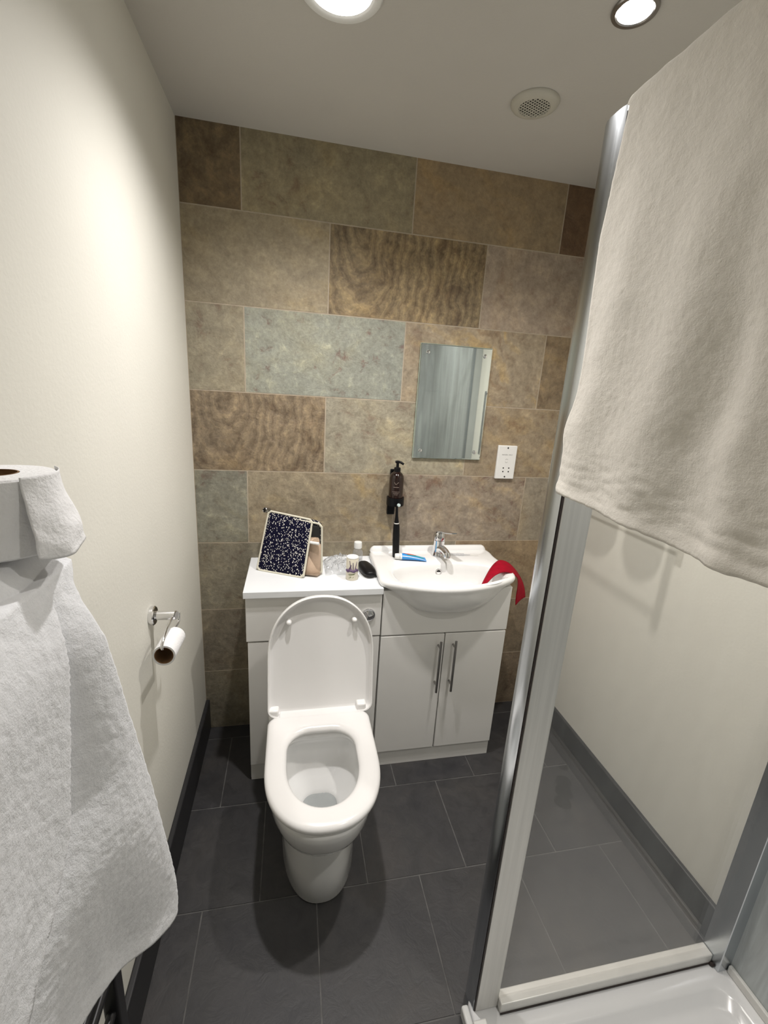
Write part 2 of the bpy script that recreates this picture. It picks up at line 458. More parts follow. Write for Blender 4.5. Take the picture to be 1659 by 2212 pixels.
for r in range(8):
    z1 = ZC if r == 0 else Z0 - (r - 1) * H
    z0 = max(Z0 - r * H, 0.0)
    xs = [0.0] + [X0 + (0.3 if r % 2 else 0.0) + 0.6 * i for i in range(3)] + [XR]
    xs = [x for x in xs if x <= XR]
    for k in range(len(xs) - 1):
        f0 = len(wb.f)
        wb.box(xs[k] + G, xs[k + 1] - G, 0.0, 0.0008, z0 + G, z1 - (G if r else 0))
        tfaces.append((f0, len(wb.f), T_TINT.get((r, k), ((112, 98, 80), .3, .3)), (r * 7 + k * 3 + 1) % 23 / 23.0, xs[k], z0, VEIN.get((r, k), 0.1)))
wall_back = struct('wall_back', wb, 'grout', smooth=False)
me = wall_back.data; me.materials.append(MATS['wall_tile'])
me.attributes.new('loc', 'FLOAT_VECTOR', 'CORNER')
me.color_attributes.new('tint', 'FLOAT_COLOR', 'CORNER'); me.color_attributes.new('par', 'FLOAT_COLOR', 'CORNER')
l_at = me.attributes['loc']; t_at = me.attributes['tint']; p_at = me.attributes['par']
for (a, b, (c, sw, spk), seed, tx_, tz_, ve) in tfaces:
    g_ = sum(c) / 3; c = [v * .88 + g_ * .12 + 4 for v in c]; lc = srgb(*c)
    for fi in range(a, b):
        p = me.polygons[fi]; p.material_index = 1
        for li in p.loop_indices:
            co = me.vertices[me.loops[li].vertex_index].co; l_at.data[li].vector = (co.x - tx_, co.z - tz_, ve)
            t_at.data[li].color = (lc[0] * 1.62, lc[1] * 1.66, lc[2] * 1.66, 1); p_at.data[li].color = (sw, seed, spk, 1)

# slate floor
fb = MB().box(0, XR, YF, 0, -0.1, -0.0015)
rows = [(-0.073, 0.002)] + [(-0.418 - 0.345 * i, -0.073 - 0.345 * i) for i in range(6)]
fg = 0.0021; f1 = []
for i, (y0, y1) in enumerate(rows):
    x = (0.617 if i % 2 == 0 else 0.452) - 0.3365 * 3
    while x < XR:
        a, b = max(x + fg, 0), min(x + 0.3365 - fg, XR)
        yy0, yy1 = max(y0 + fg, YF), min(y1 - fg, 0)
        if b - a > 0.01 and yy1 > yy0:
            n0 = len(fb.f); fb.box(a, b, yy0, yy1, -0.0015, 0.0); f1 += list(range(n0, len(fb.f)))
        x += 0.3365
floor = struct('floor', fb, 'floor_grout', smooth=False)
floor.data.materials.append(MATS['floor_tile'])
for fi in f1: floor.data.polygons[fi].material_index = 1

sk = MB().box(0, 0.016, YF, 0, 0, 0.152)
struct('baseboard_left', sk, 'skirting', bevel=0.004)
sk = MB().box(XR - 0.016, XR, -1.10, 0, 0, 0.152); sk.box(XR - 0.030, XR - 0.016, -1.10, 0, 0, 0.04)
struct('baseboard_right', sk, 'skirting', bevel=0.004)
# shower wall cladding with its corner trims
struct('trim_1', MB().box(XR - 0.010, XR, YF, -1.135, 0.03, 2.15), 'shower_cladding', smooth=False)
struct('trim_2', MB().box(0.86, XR - 0.010, YF, YF + 0.010, 0.03, 2.15), 'shower_cladding', smooth=False)

# ------------------------------------------------------------------ ceiling fittings
def downlight(p, label, r=0.046, bez='steel_dark'):
    t = thing('ceiling_downlight', label, 'ceiling light', (p[0], p[1], ZC), 'recessed ceiling downlights')
    c = (p[0], p[1], ZC)
    obj('bezel', MB().lathe([(r * .78, -0.0005), (r, -0.0005), (r * 1.02, -0.003), (r * .98, -0.006), (r * .82, -0.006), (r * .78, -0.004)], c, n=48), bez, t)
    obj('lens', MB().lathe([(r * .76, -0.001), (r * .76, -0.004), (r * .55, -0.0062), (0.004, -0.0075)], c, n=48), 'lamp_glow', t)
    return t
downlight(L1, 'glaring ceiling downlight cut off at the top edge, above the toilet', 0.088, 'white_plastic')
downlight(L2, 'small round lit downlight with a dark rim near the extractor vent')
downlight(L3, 'lit downlight in the ceiling over the shower tray')

c = Vector((1.029, -0.398, ZC))
t = thing('extractor_vent', 'round off-white ceiling extractor vent with a perforated centre', 'vent', c)
obj('vent_ring', MB().lathe([(0.066, -0.0005), (0.066, -0.003), (0.061, -0.009), (0.051, -0.013), (0.043, -0.0135), (0.041, -0.009)], c, n=56, cap1=False), 'vent_plastic', t)
gb = MB(); hb = []
obj('vent_back', MB().lathe([(0.042, -0.002), (0.042, -0.004)], c, n=40), 'dark_hole', t, label='dark opening behind the grille')
# perforated disc: a lattice of little rings' gaps, made of crossing ribs
for i in range(-5, 6):
    d = i * 0.0088; h = math.sqrt(max(0.042 ** 2 - d * d, 0))
    for ang in (20, 110):
        a = radians(ang); u = Vector((cos(a), sin(a), 0)); w = Vector((-sin(a), cos(a), 0))
        p0 = c + w * d - u * h; p1 = c + w * d + u * h
        gb.tube([p0 + Vector((0, 0, -0.012)), p1 + Vector((0, 0, -0.012))], 0.0015, 6)
obj('grille', gb, 'vent_plastic', t)

# ------------------------------------------------------------------ helpers for D-shaped outlines
def dshape(cx, hw, yb, yf, z, rb=0.04, ys=None, pw=2.2):
    """closed ring: straight back at yb with rounded corners, straight sides to ys, superelliptic front at yf"""
    if ys is None: ys = yf + (yb - yf) * 0.52
    pts = []
    for i in range(9): pts.append((cx - (hw - rb) + 2 * (hw - rb) * i / 8, yb))
    for i in range(1, 7):
        a = pi / 2 * (1 - i / 7); pts.append((cx + hw - rb + rb * cos(a), yb - rb + rb * sin(a)))
    for i in range(7): pts.append((cx + hw, (yb - rb) + (ys - yb + rb) * i / 7))
    for i in range(37):
        a = pi * i / 36; ca, sa = cos(a), sin(a)
        pts.append((cx + hw * math.copysign(abs(ca) ** (2 / pw), ca), ys - (ys - yf) * abs(sa) ** (2 / pw)))
    for i in range(1, 8): pts.append((cx - hw, ys + (yb - rb - ys) * i / 7))
    for i in range(1, 7):
        a = pi / 2 * i / 7; pts.append((cx - (hw - rb) - rb * cos(a), yb - rb + rb * sin(a)))
    return [Vector((x, y, z)) for x, y in pts]

# ------------------------------------------------------------------ toilet
TX = 0.466
t = thing('toilet', 'white back-to-wall toilet with its lid up in front of the cistern unit', 'toilet', (TX, -0.6, 0))
pan = MB()
P = lambda hw, yf, z, yb=-0.325, rb=0.03, pw=2.3: dshape(TX, hw, yb, yf, z, rb, None, pw)
outer = [P(.120,-.795,0.0), P(.122,-.800,.006), P(.121,-.797,.10), P(.119,-.795,.20), P(.120,-.797,.244), P(.122,-.800,.252), P(.132,-.820,.262), P(.147,-.852,.276), P(.157,-.874,.296), P(.164,-.889,.325), P(.168,-.900,.365), P(.170,-.905,.388), P(.167,-.901,.398), P(.160,-.893,.4025)]
I = lambda hw, yb, yf, z, rb=.07: dshape(TX, hw, yb, yf, z, rb, None, 2.2)
inner = [I(.124,-.535,-.858,.4025), I(.119,-.540,-.853,.399), I(.117,-.542,-.850,.385), I(.130,-.528,-.866,.365), I(.136,-.522,-.872,.345),
       I(.130,-.527,-.862,.30), I(.118,-.540,-.833,.268), I(.095,-.560,-.785,.237), I(.064,-.585,-.735,.214,.05), I(.056,-.592,-.715,.200,.04), I(.051,-.598,-.70,.16,.04), I(.04,-.61,-.69,.12,.03)]
pan.loft(outer + inner)
obj('pan', pan, 'ceramic', t, angle=60)
wr = I(.0565,-.5915,-.716,.201,.04); w = MB(); w.add(wr, [tuple(range(len(wr)))])
mt, nt, bs, out = nmat('water'); bs.inputs['Base Color'].default_value = (0.62, 0.66, 0.66, 1); bs.inputs['Roughness'].default_value = 0.02
nt.links.new(ramp(nt, noise_n(nt, coords(nt), 10), [(0.3, (0.34, 0.36, 0.36)), (0.7, (0.40, 0.42, 0.42))]), bs.inputs['Base Color'])
MATS['water'] = mt
obj('water', w, 'water', t, label='still water at the bottom of the bowl')
seat = MB()
So = lambda g, z: dshape(TX + .002, .1735 - g, -.472 - g, -.906 + g, z, .035, None, 2.25)
Si = lambda g, z: dshape(TX + .002, .108 - g, -.550 - g, -.834 + g, z, .075, None, 2.1)
seat.loft([So(.004,.4045), So(0,.410), So(0,.418), So(.003,.4245), So(.010,.4285), So(.024,.4305),
           Si(-.020,.4300), Si(-.010,.4275), Si(-.003,.4225), Si(0,.416), Si(-.002,.408), Si(-.008,.4045)], wrap=True)
obj('seat', seat, 'seat_plastic', t, angle=180)
tongue = MB().box(TX - .135, TX + .138, -.52, -.446, .408, .4288)
for sx in (-1, 1):
    hx = TX + sx * .152
    h = MB().box(hx - .017, hx + .017, -.474, -.440, .404, .448)
    obj('hinge', h, 'seat_plastic', t, bevel=.006)
obj('hinge_bar', tongue, 'seat_plastic', t, bevel=.006)
# lid: D outline in its own plane, leaning back against the unit
lo = Vector((TX + .009, -.450, .414)); up = Vector((0, .078, .415)).normalized(); nn = Vector((0, -up.z, up.y))
def lid_ring(g, d):
    ring = dshape(0, .184 - g, 0 - g, -.427 + g, 0, .03, -.215, 2.2)
    return [lo + Vector((1, 0, 0)) * p.x + up * (-p.y) + nn * d for p in ring]
lid = MB().loft([lid_ring(.030, -.004), lid_ring(.010, -.003), lid_ring(.002, .002), lid_ring(0, .014), lid_ring(.001, .026), lid_ring(.003, .0295),
                 lid_ring(.006, .0285), lid_ring(.008, .015), lid_ring(.013, .006), lid_ring(.024, .004)])
lid_o = obj('lid', lid, 'seat_plastic', t, angle=60)
for sx, h in ((-.112, .335), (.114, .335)):
    p0 = lo + Vector((sx, 0, 0)) + up * h + nn * .004
    obj('lid_buffer', MB().lathe([(.0095, 0), (.009, .014), (.008, .021), (.005, .0245), (.001, .0255)], p0, nn, 20), 'seat_plastic', lid_o)

# ------------------------------------------------------------------ cistern (WC) unit and its worktop
t = thing('cistern_unit', 'white gloss cistern cabinet behind the toilet, left of the basin cabinet', 'cabinet', (TX, -.16, 0))
b = MB().box(.2165, .702, -.300, -.003, .0, .802)
obj('carcass', b, 'unit_gloss', t, bevel=.001)
obj('upper_panel', MB().box(.2125, .703, -.3195, -.3015, .6275, .799), 'unit_gloss', t, bevel=.0015)
obj('lower_panel', MB().box(.2175, .702, -.318, -.3015, .078, .6215), 'unit_gloss', t, bevel=.0015)
obj('plinth', MB().box(.2185, .702, -.311, -.3015, .0, .073), 'unit_gloss', t, bevel=.001)
fb_ = obj('flush_button', MB().lathe([(.026, 0), (.026, .003), (.024, .006), (.0205, .006), (.0195, .003)], (.654, -.3195, .717), (0, -1, 0), 40), 'chrome', t, label='round chrome flush button')
obj('push_plate', MB().lathe([(.018, .002), (.018, .0055), (.015, .0075)], (.654, -.3195, .717), (0, -1, 0), 40), 'chrome', fb_)
wt = obj('worktop', MB().box(.206, .7045, -.331, -.001, .8035, .828), 'worktop_white', bevel=.0015, origin=(.455, -.166, .8035))
for v in wt.data.vertices: v.co -= Vector((0, 0, 0))
tag(wt, 'plain white worktop on the cistern cabinet, holding the wash bag', 'worktop')

# ------------------------------------------------------------------ vanity unit
t = thing('vanity_unit', 'white gloss two-door vanity cabinet under the basin', 'cabinet', (.967, -.16, 0))
b = MB().box(.7065, .7215, -.300, -.003, 0, .826); b.box(1.213, 1.228, -.300, -.003, 0, .826)
b.box(.7215, 1.213, -.300, -.003, .07, .085); b.box(.7215, 1.213, -.015, -.003, .085, .70); b.box(.7215, 1.213, -.300, -.285, .085, .69)
obj('carcass', b, 'unit_gloss', t, bevel=.001)
obj('fascia', MB().box(.7075, 1.228, -.3195, -.3015, .6245, .812), 'unit_gloss', t, bevel=.0015)
for (x0, x1, hx, s) in ((.7085, .9655, .943, 0), (.9695, 1.2265, 1.005, 1)):
    d = obj('door', MB().box(x0, x1, -.3195, -.3015, .0755, .6185), 'unit_gloss', t, bevel=.002)
    hb = MB().tube([(hx, -.349, .372), (hx, -.349, .600)], .0050, 16)
    for hz in (.402, .570): hb.tube([(hx, -.3195, hz), (hx, -.349, hz)], .0042, 12)
    obj('handle', hb, 'steel_dark', d, label='brushed steel bar handle')
obj('plinth', MB().box(.7075, 1.2265, -.311, -.3015, .0, .070), 'unit_gloss', t, bevel=.001)

# ------------------------------------------------------------------ basin
t = thing('wash_basin', 'white ceramic semi-recessed basin on the vanity cabinet', 'basin', (.97, -.2, .80))
OUT = [(.715, -.001), (.845,-.001), (.972, -.001), (1.10, -.001), (1.236, -.001), (1.248,-.012), (1.252, -.05), (1.248,-.09), (1.252, -.17), (1.252, -.27), (1.238, -.312), (1.195, -.343),
       (1.10, -.384), (1.02, -.402), (.965, -.406), (.90, -.402), (.83, -.386), (.765, -.360), (.715, -.335), (.694, -.312), (.692,-.27), (.694, -.17), (.698, -.06), (.701, -.012)]
CXY = Vector((.972, -.20))
NA = 96
dense = smooth_pts([(x, y, 0) for x, y in OUT], 10, closed=True)
def ray_out(a):
    d = Vector((cos(a), sin(a))); best = 0
    n = len(dense)
    for i in range(n):
        p = Vector(dense[i][:2]) - CXY; q = Vector(dense[(i + 1) % n][:2]) - CXY
        e = q - p; den = d.x * e.y - d.y * e.x
        if abs(den) < 1e-9: continue
        tt = (p.x * e.y - p.y * e.x) / den; s = (p.x * d.y - p.y * d.x) / den
        if tt > 0 and -1e-6 <= s <= 1 + 1e-6: best = max(best, tt)
    return best
ANG = [2 * pi * i / NA for i in range(NA)]
RO = [ray_out(a) for a in ANG]
def o_ring(inset, z, ymax=0):
    return [Vector((CXY.x + (r - inset) * cos(a), min(CXY.y + (r - inset) * sin(a), ymax - .001), z)) for a, r in zip(ANG, RO)]
def e_ring(cx, cy, ax, byb, byf, z, pw=2.3, ymin=None):
    o = []
    for a in ANG:
        ca, sa = cos(a), sin(a); by = byb if sa > 0 else byf
        o.append(Vector((cx + ax * math.copysign(abs(ca) ** (2 / pw), ca), cy + by * math.copysign(abs(sa) ** (2 / pw), sa), z)))
    return o
def mixr(a, b, f, z=None):
    r = [p.lerp(q, f) for p, q in zip(a, b)]
    if z is not None:
        for p in r: p.z = z
    return r
under = e_ring(.972, -.20, .248, .17, .199, .80, 2.1)
rings = [e_ring(.972, -.16, .05, .05, .05, .690), e_ring(.972, -.17, .13, .10, .125, .700), e_ring(.972, -.18, .195, .14, .175, .730),
         e_ring(.972, -.195, .232, .165, .194, .770, 2.1), mixr(under, o_ring(.010, .82), .30, .800), mixr(under, o_ring(.004, .82), .75, .822),
         o_ring(.003, .831), o_ring(0, .840), o_ring(.0005, .845), o_ring(.004, .8515), o_ring(.010, .8545), o_ring(.018, .855)]
bi = lambda g, z, pw=2.5: e_ring(.978, -.262, .222 - g, .100 - g, .122 - g, z, pw)
rings += [mixr(o_ring(.018, .855), bi(-.006, .853), .6, .8545), bi(-.008, .853), bi(-.003, .8505), bi(.001, .845), bi(.006, .825), bi(.016, .795), bi(.034, .765, 2.3), bi(.058, .746, 2.1), bi(.085, .738, 2.0), bi(.098, .735, 2.0)]
bas = MB().loft(rings)
# raised back ledge
bas.loft([[Vector((x, y * (.35 + .65 * k_), .851 + (z - .851) * k_)) for (y, z) in ((-.001, .851), (-.024, .851), (-.021, .860), (-.017, .868), (-.012, .8735), (-.006, .875), (-.001, .875))] for x, k_ in ((.704, .05), (.707, .45), (.713, .8), (.722, 1), (.80, 1), (.972, 1), (1.15, 1), (1.222, 1), (1.233, .8), (1.240, .45), (1.245, .05))])
bo = obj('basin_bowl', bas, 'ceramic', t, angle=50)
ov = Vector((.968, -.1695, .818))
obj('overflow_ring', MB().lathe([(.0085, 0), (.0085, .003), (.0135, .003), (.0145, .001), (.0145, -.002)], ov, (0, -1, .12), 32, cap0=False, cap1=False), 'chrome', t, label='chrome overflow ring')
obj('overflow_hole', MB().lathe([(.0086, -.001), (.0086, .001)], ov, (0, -1, .12), 24), 'dark_hole', t)
obj('waste_plug', MB().lathe([(.020, 0), (.020, .003), (.016, .005), (.002, .006)], (.978, -.27, .735), n=32), 'chrome', t, label='chrome waste plug')

# ------------------------------------------------------------------ mixer tap
t = thing('mixer_tap', 'small chrome single-lever mixer tap at the back of the basin', 'tap', (.992, -.075, .855))
c = Vector((.992, -.075, .8555))
body = MB().lathe([(.0275, 0), (.0275, .005), (.025, .009), (.0235, .03), (.0235, .055), (.0245, .066), (.025, .070)], c, n=40)
sp = smooth_pts([c + Vector((0, -.010, .030)), c + Vector((.001, -.045, .044)), c + Vector((.002, -.085, .046)), c + Vector((.002, -.108, .042))], 6)
body.tube(sp, [.0165 - .0035 * i / (len(sp) - 1) for i in range(len(sp))], 20)
obj('tap_body', body, 'chrome', t, angle=60)
obj('aerator', MB().lathe([(.0125, -.004), (.0135, .002), (.0135, .016), (.012, .019), (.010, .019)], c + Vector((.002, -.106, .046)), (0.0, -.45, -1), 28), 'chrome', t)
lv = MB().lathe([(.025, .0705), (.0258, .088), (.0240, .102), (.0165, .113), (.004, .117)], c, (0, .02, 1), 40)
lp = smooth_pts([c + Vector((0, .008, .102)), c + Vector((.004, -.026, .118)), c + Vector((.012, -.078, .127)), c + Vector((.020, -.116, .137))], 8)
rg = []
for i, p in enumerate(lp):
    f = i / (len(lp) - 1); w_, h_ = .021 - .009 * f, .0105 - .0075 * f
    rg.append([p + Vector((w_ * cos(a), 0, h_ * sin(a))) for a in [2 * pi * j / 20 for j in range(20)]])
lv.loft(rg)
obj('lever', lv, 'chrome', t, angle=60)

# ------------------------------------------------------------------ mirror
t = thing('wall_mirror', 'frameless rectangular mirror with four round screw caps above the basin', 'mirror', (1.012, -.008, 1.492))
x0, x1, z0, z1 = .862, 1.163, 1.266, 1.7185
mbm = MB()
q = lambda g, y: [Vector(p) for p in ((x0 + g, y, z0 + g), (x1 - g, y, z0 + g), (x1 - g, y, z1 - g), (x0 + g, y, z1 - g))]
obj('backing', MB().loft([q(0, -.004), q(0, -.0085)]), 'glass_edge', t, smooth=False, label='pale green glass edge')
obj('mirror_glass', MB().loft([q(.0005, -.0086), q(.001, -.0106), q(.004, -.0112), q(.005, -.0112)], cap0=False), 'mirror_glass', t, smooth=False)
for sx in (x0 + .030, x1 - .030):
    for sz in (z0 + .032, z1 - .032):
        obj('screw_cap', MB().lathe([(.0078, 0), (.0078, .003), (.006, .006), (.002, .0072)], (sx, -.0112, sz), (0, -1, 0), 24), 'chrome', t)
        
# ------------------------------------------------------------------ shaver socket
t = thing('shaver_socket', 'white shaver socket plate on the tiles right of the mirror', 'socket', (1.287, -.005, 1.259))
obj('plate', MB().box(1.243, 1.331, -.013, -.0005, 1.186, 1.332), 'white_plastic', t, bevel=.003)
for (x, z) in ((1.287, 1.322), (1.287, 1.196)):
    obj('screw', MB().lathe([(.0034, -.0005), (.0034, .0008)], (x, -.013, z), (0, -1, 0), 16), 'dark_hole', t)
for (x, z) in ((1.276, 1.2345), (1.276, 1.2185), (1.302, 1.2345), (1.302, 1.2185)):
    obj('pin_hole', MB().lathe([(.0030, -.0005), (.0030, .0006)], (x, -.013, z), (0, -1, 0), 16), 'dark_hole', t)
text_mesh('lettering', 'SHAVERS  ONLY', .0068, 'grey_print', t, (1.287, -.0131, 1.292), (1, 0, 0), (0, 0, 1), .0002)
ic = MB()
for zz, s in ((1.270, 1), (1.262, -1)):
    ic.tube([(1.281 + .012 * k / 8, -.0132, zz + s * .004 * sin(pi * k / 8)) for k in range(9)], .0005, 6)
obj('symbol', ic, 'grey_print', t)

# ------------------------------------------------------------------ soap bottle in its wall holder
bx, by = .793, -.045
t = thing('bottle_holder', 'black wall bracket gripping the soap bottle', 'holder', (bx - .008, -.01, 1.10))
hb = MB().box(bx - .020, bx + .008, -.012, -.0005, 1.030, 1.216)
hb.box(bx - .026, bx + .006, -.020, -.002, 1.022, 1.075)
obj('back_plate', hb, 'black_plastic', t, bevel=.003)
hb = MB().lathe([(.0305, 0), (.036, .0), (.0365, .004), (.0365, .034), (.0315, .034), (.0315, .003)], (bx, by, 1.072), n=48)
obj('cup', hb, 'black_plastic', t)
t = thing('soap_bottle', 'dark amber pump bottle with white print, held on the back wall', 'bottle', (bx, by, 1.076))
c = Vector((bx, by, 1.076))
obj('bottle_body', MB().lathe([(.026, 0), (.0295, .003), (.0298, .010), (.0298, .110), (.028, .120), (.022, .130), (.015, .135), (.0125, .138)], c, n=48), 'amber_plastic', t, angle=60)
pm = MB().lathe([(.0135, .134), (.0135, .152), (.011, .154), (.006, .155), (.0055, .172)], c, n=28)
pt = [c + Vector((-.010, 0, .176)), c + Vector((0, 0, .178)), c + Vector((.012, -.003, .175)), c + Vector((.024, -.006, .168))]
pm.tube(smooth_pts(pt, 4), .0048, 12); pm.lathe([(.0075, .171), (.0085, .180), (.004, .182)], c, n=20)
obj('pump', pm, 'black_plastic', t)
def on_cyl(mb, cc, r, pts, w):
    """strokes printed on a cylinder: pts in (arc m, z) about the side facing the camera"""
    a0 = math.atan2(-1.79 - cc.y, .37 - cc.x)
    for seg in pts:
        ps = []
        for i in range(len(seg) - 1):
            for k in range(4):
                f = k / 4; ps.append((seg[i][0] + (seg[i + 1][0] - seg[i][0]) * f, seg[i][1] + (seg[i + 1][1] - seg[i][1]) * f))
        ps.append(seg[-1])
        mb.tube([(cc.x + r * cos(a0 + s / r), cc.y + r * sin(a0 + s / r), z) for s, z in ps], w, 6)
lb = MB()
on_cyl(lb, c, .0300, [[(-.008, 1.172), (-.002, 1.163), (.010, 1.173)]], .0009)
on_cyl(lb, c, .0300, [[(-.011, 1.152), (.012, 1.152)]], .0010)
on_cyl(lb, c, .0300, [[(-.016, 1.133), (.016, 1.133)], [(-.011, 1.127), (.012, 1.127)], [(-.007, 1.121), (.008, 1.121)]], .0007)
simple('pale_print', (0.24, 0.19, 0.16), 0.6)
obj('printing', lb, 'pale_print', t)

# ------------------------------------------------------------------ electric toothbrush
bx, by = .802, -.085
t = thing('electric_toothbrush', 'black electric toothbrush standing on the back left of the basin', 'toothbrush', (bx, by, .855))
c = Vector((bx, by, .8555)); ax = (-.045, -.01, 1)
obj('handle', MB().lathe([(.0135, 0), (.0142, .004), (.0148, .05), (.0145, .10), (.013, .138), (.0115, .147)], c, ax, 32), 'black_plastic', t)
obj('band', MB().lathe([(.0108, .1472), (.0108, .1515)], c, ax, 28), 'alu_white', t, label='silver grey band')
obj('neck', MB().lathe([(.0105, .1517), (.0085, .160), (.0062, .178), (.0048, .205), (.0046, .222)], c, ax, 24), 'black_plastic', t)
hd = c + Vector(ax).normalized() * .224
obj('brush_head', MB().lathe([(.0068, -.009), (.0072, -.004), (.0072, 0)], hd + Vector((.004, -.006, .004)), (.35, -1, .1), 24), 'black_plastic', t)
simple('bristles', (0.62, 0.74, 0.74), 0.6, var=0.2, vscale=500)
obj('bristles', MB().lathe([(.0064, 0), (.0066, .006), (.0062, .007)], hd + Vector((.004, -.006, .004)), (.35, -1, .1), 24), 'bristles', t, label='pale blue-white bristles')

# ------------------------------------------------------------------ toothpaste
t = thing('toothpaste_tube', 'blue and white toothpaste tube lying on the basin left of the tap', 'toothpaste', (.86, -.11, .8555))
A = Vector((.792, -.113, .8555)); B = Vector((.930, -.128, .8555)); ud = (B - A).normalized(); vd = Vector((-ud.y, ud.x, 0))
def tube_ring(s, hw, hh, n=24):
    return [A + ud * s + vd * hw * cos(2 * pi * j / n) + Vector((0, 0, hh + hh * sin(2 * pi * j / n) + .0005)) for j in range(n)]
obj('tube_shoulder', MB().loft([tube_ring(.019, .013, .0125), tube_ring(.022, .0175, .0130), tube_ring(.028, .0178, .0130)]), 'white_plastic', t)
tbody = obj('tube_body', MB().loft([tube_ring(.0282, .0178, .0128), tube_ring(.06, .0185, .0110), tube_ring(.095, .020, .0070), tube_ring(.125, .0215, .0022), tube_ring(.131, .0218, .0010)]), 'blue_print', t, angle=60)
obj('cap', MB().lathe([(.0105, 0), (.0115, .002), (.0125, .012), (.012, .0185)], A + Vector((0, 0, .0130)), ud, 24), 'white_plastic', t)
def tube_patch(pts, lift=.0009):
    """flat print following the top of the tube: pts (s along, w across)"""
    mb = MB(); top = []
    for s, w in pts:
        f = max(0, min(1, (s - .028) / .10)); hw = .018 + .0035 * f; hh = .0128 - .0112 * f
        c_ = max(-1, min(1, w / hw)); top.append(A + ud * s + vd * w + Vector((0, 0, hh + hh * math.sqrt(1 - c_ * c_) + lift)))
    return mb.add(top, [tuple(range(len(top)))])
def strip_patch(s0, s1, w0f, w1f, n=14, m=6, lift=.0009):
    mb = MB()
    def fn(u, v):
        s = s0 + (s1 - s0) * u; w = w0f(u) + (w1f(u) - w0f(u)) * v
        f = max(0, min(1, (s - .028) / .10)); hw = .0178 + .0040 * f
        K = [(.028, .0130), (.06, .0112), (.095, .0072), (.125, .0024), (.131, .0012)]
        hh = .0012
        for (sa, ha), (sb, hb_) in zip(K, K[1:]):
            if sa <= s <= sb: hh = ha + (hb_ - ha) * (s - sa) / (sb - sa)
        c_ = max(-1, min(1, w / hw)); return A + ud * s + vd * w + Vector((0, 0, hh + hh * math.sqrt(max(0, 1 - c_ * c_)) + lift))
    return mb.grid(fn, n, m)
obj('red_panel', strip_patch(.034, .090, lambda u: -.006 + .010 * abs(u - .45) * 2, lambda u: .0125), 'red_print', tbody, label='red logo panel')
obj('green_stripe', strip_patch(.050, .122, lambda u: -.010 + .004 * u, lambda u: -.006 + .010 * u), 'green_print', tbody, label='green stripe')
obj('white_edge', strip_patch(.030, .128, lambda u: -.0165 - .002 * u, lambda u: -.0145 - .001 * u), 'white_plastic', tbody)
wm = text_mesh('lettering', 'Colgate', .0105, 'white_plastic', tbody, A + ud * .060 + vd * .0040 + Vector((0, 0, .0240)), ud, vd + Vector((0, 0, -.35)), .0002)

# ------------------------------------------------------------------ clear plastic brush lying right of the tap
t = thing('interdental_brush', 'small clear plastic interdental brush lying on the basin right of the tap', 'brush', (1.10, -.09, .856))
a = Vector((1.045, -.078, .8605)); d = Vector((.99, -.12, -.01)).normalized()
obj('handle', MB().tube([a + d * s for s in (0, .03, .031, .062, .064, .09)], [.0045, .0045, .0062, .0058, .003, .0025], 14), 'clear_plastic', t)
obj('wire_tip', MB().tube([a + d * .09, a + d * .128], .0009, 8), 'alu_white', t)

# ------------------------------------------------------------------ red cloth strap over the basin edge
path = [(1.085, -.330, .812), (1.120, -.302, .842), (1.165, -.268, .868), (1.212, -.243, .876), (1.262, -.228, .857), (1.292, -.228, .825), (1.312, -.234, .770), (1.320, -.240, .712)]
pp = smooth_pts(path, 6)
wv = Vector((.25, 1, 0)).normalized()
def sstep_(u):
    q = max(0, min(1, (u - .6) / .4)); return q * q * (3 - 2 * q)
def red(u, v):
    i = min(int(u * (len(pp) - 1)), len(pp) - 2); f = u * (len(pp) - 1) - i
    p = pp[i].lerp(pp[i + 1], f)
    wdt = (.008 + .046 * min(1, u * 2.4)) if u < .8 else .054 - .010 * (u - .8) / .2
    side = (v - .5) * 2
    wq = wv.lerp(Vector((.80, .60, 0)), sstep_(u)).normalized()
    return p + wq * side * wdt + Vector((0, 0, -.006 * side * side + .004 * side * min(1, u * 3)))
ro = obj('red_cloth', MB().grid(red, 48, 10), 'red_cloth', solid=.0022, angle=180)
tag(ro, 'red cloth strap bent over the right edge of the basin', 'cloth')

# ------------------------------------------------------------------ things on the worktop
WZ = .8283
# wash bag -------------------------------------------------
BL = Vector((.240, -.133, WZ + .002)); U = Vector((.890, -.455, 0)).normalized(); N = Vector((U.y, -U.x, 0)); N = Vector((-.455, -.890, 0)).normalized()
t = thing('wash_bag', 'navy wash bag with white flecks and cream piping, propped open on the worktop', 'bag', (.36, -.13, WZ))
def rounded_quad(bl, br, tr, tl, r=.02, n=5):
    pts = []
    cs = [bl, br, tr, tl]
    for i in range(4):
        p = cs[i]; a = (cs[i - 1] - p).normalized(); b = (cs[(i + 1) % 4] - p).normalized()
        for k in range(n + 1):
            f = k / n; q0 = p + a * r; q1 = p + b * r
            pts.append(q0 * (1 - f) ** 2 + p * 2 * f * (1 - f) + q1 * f * f)
    return pts
Zv = Vector((0, 0, 1))
FT = BL + U * .016 - N * .066 + Zv * .222           # top left of the front flap
f_ring = rounded_quad(BL, BL + U * .196, FT + U * .184 + Zv * -.012, FT, .020)
fn_ = (f_ring[8] - f_ring[0]).cross(f_ring[16] - f_ring[0]).normalized()
if fn_.dot(N) < 0: fn_ = -fn_
def puff(ring, nrm, th, bulge, mb=None):
    mb = mb or MB(); cen = sum(ring, Vector()) / len(ring)
    sh = lambda f, d: [p.lerp(cen, f) + nrm * d for p in ring]
    return mb.loft([sh(.6, -th), sh(.2, -th), sh(.0, -th * .4), sh(0, th * .4), sh(.12, th + bulge * .5), sh(.35, th + bulge), sh(.7, th + bulge * 1.15)])
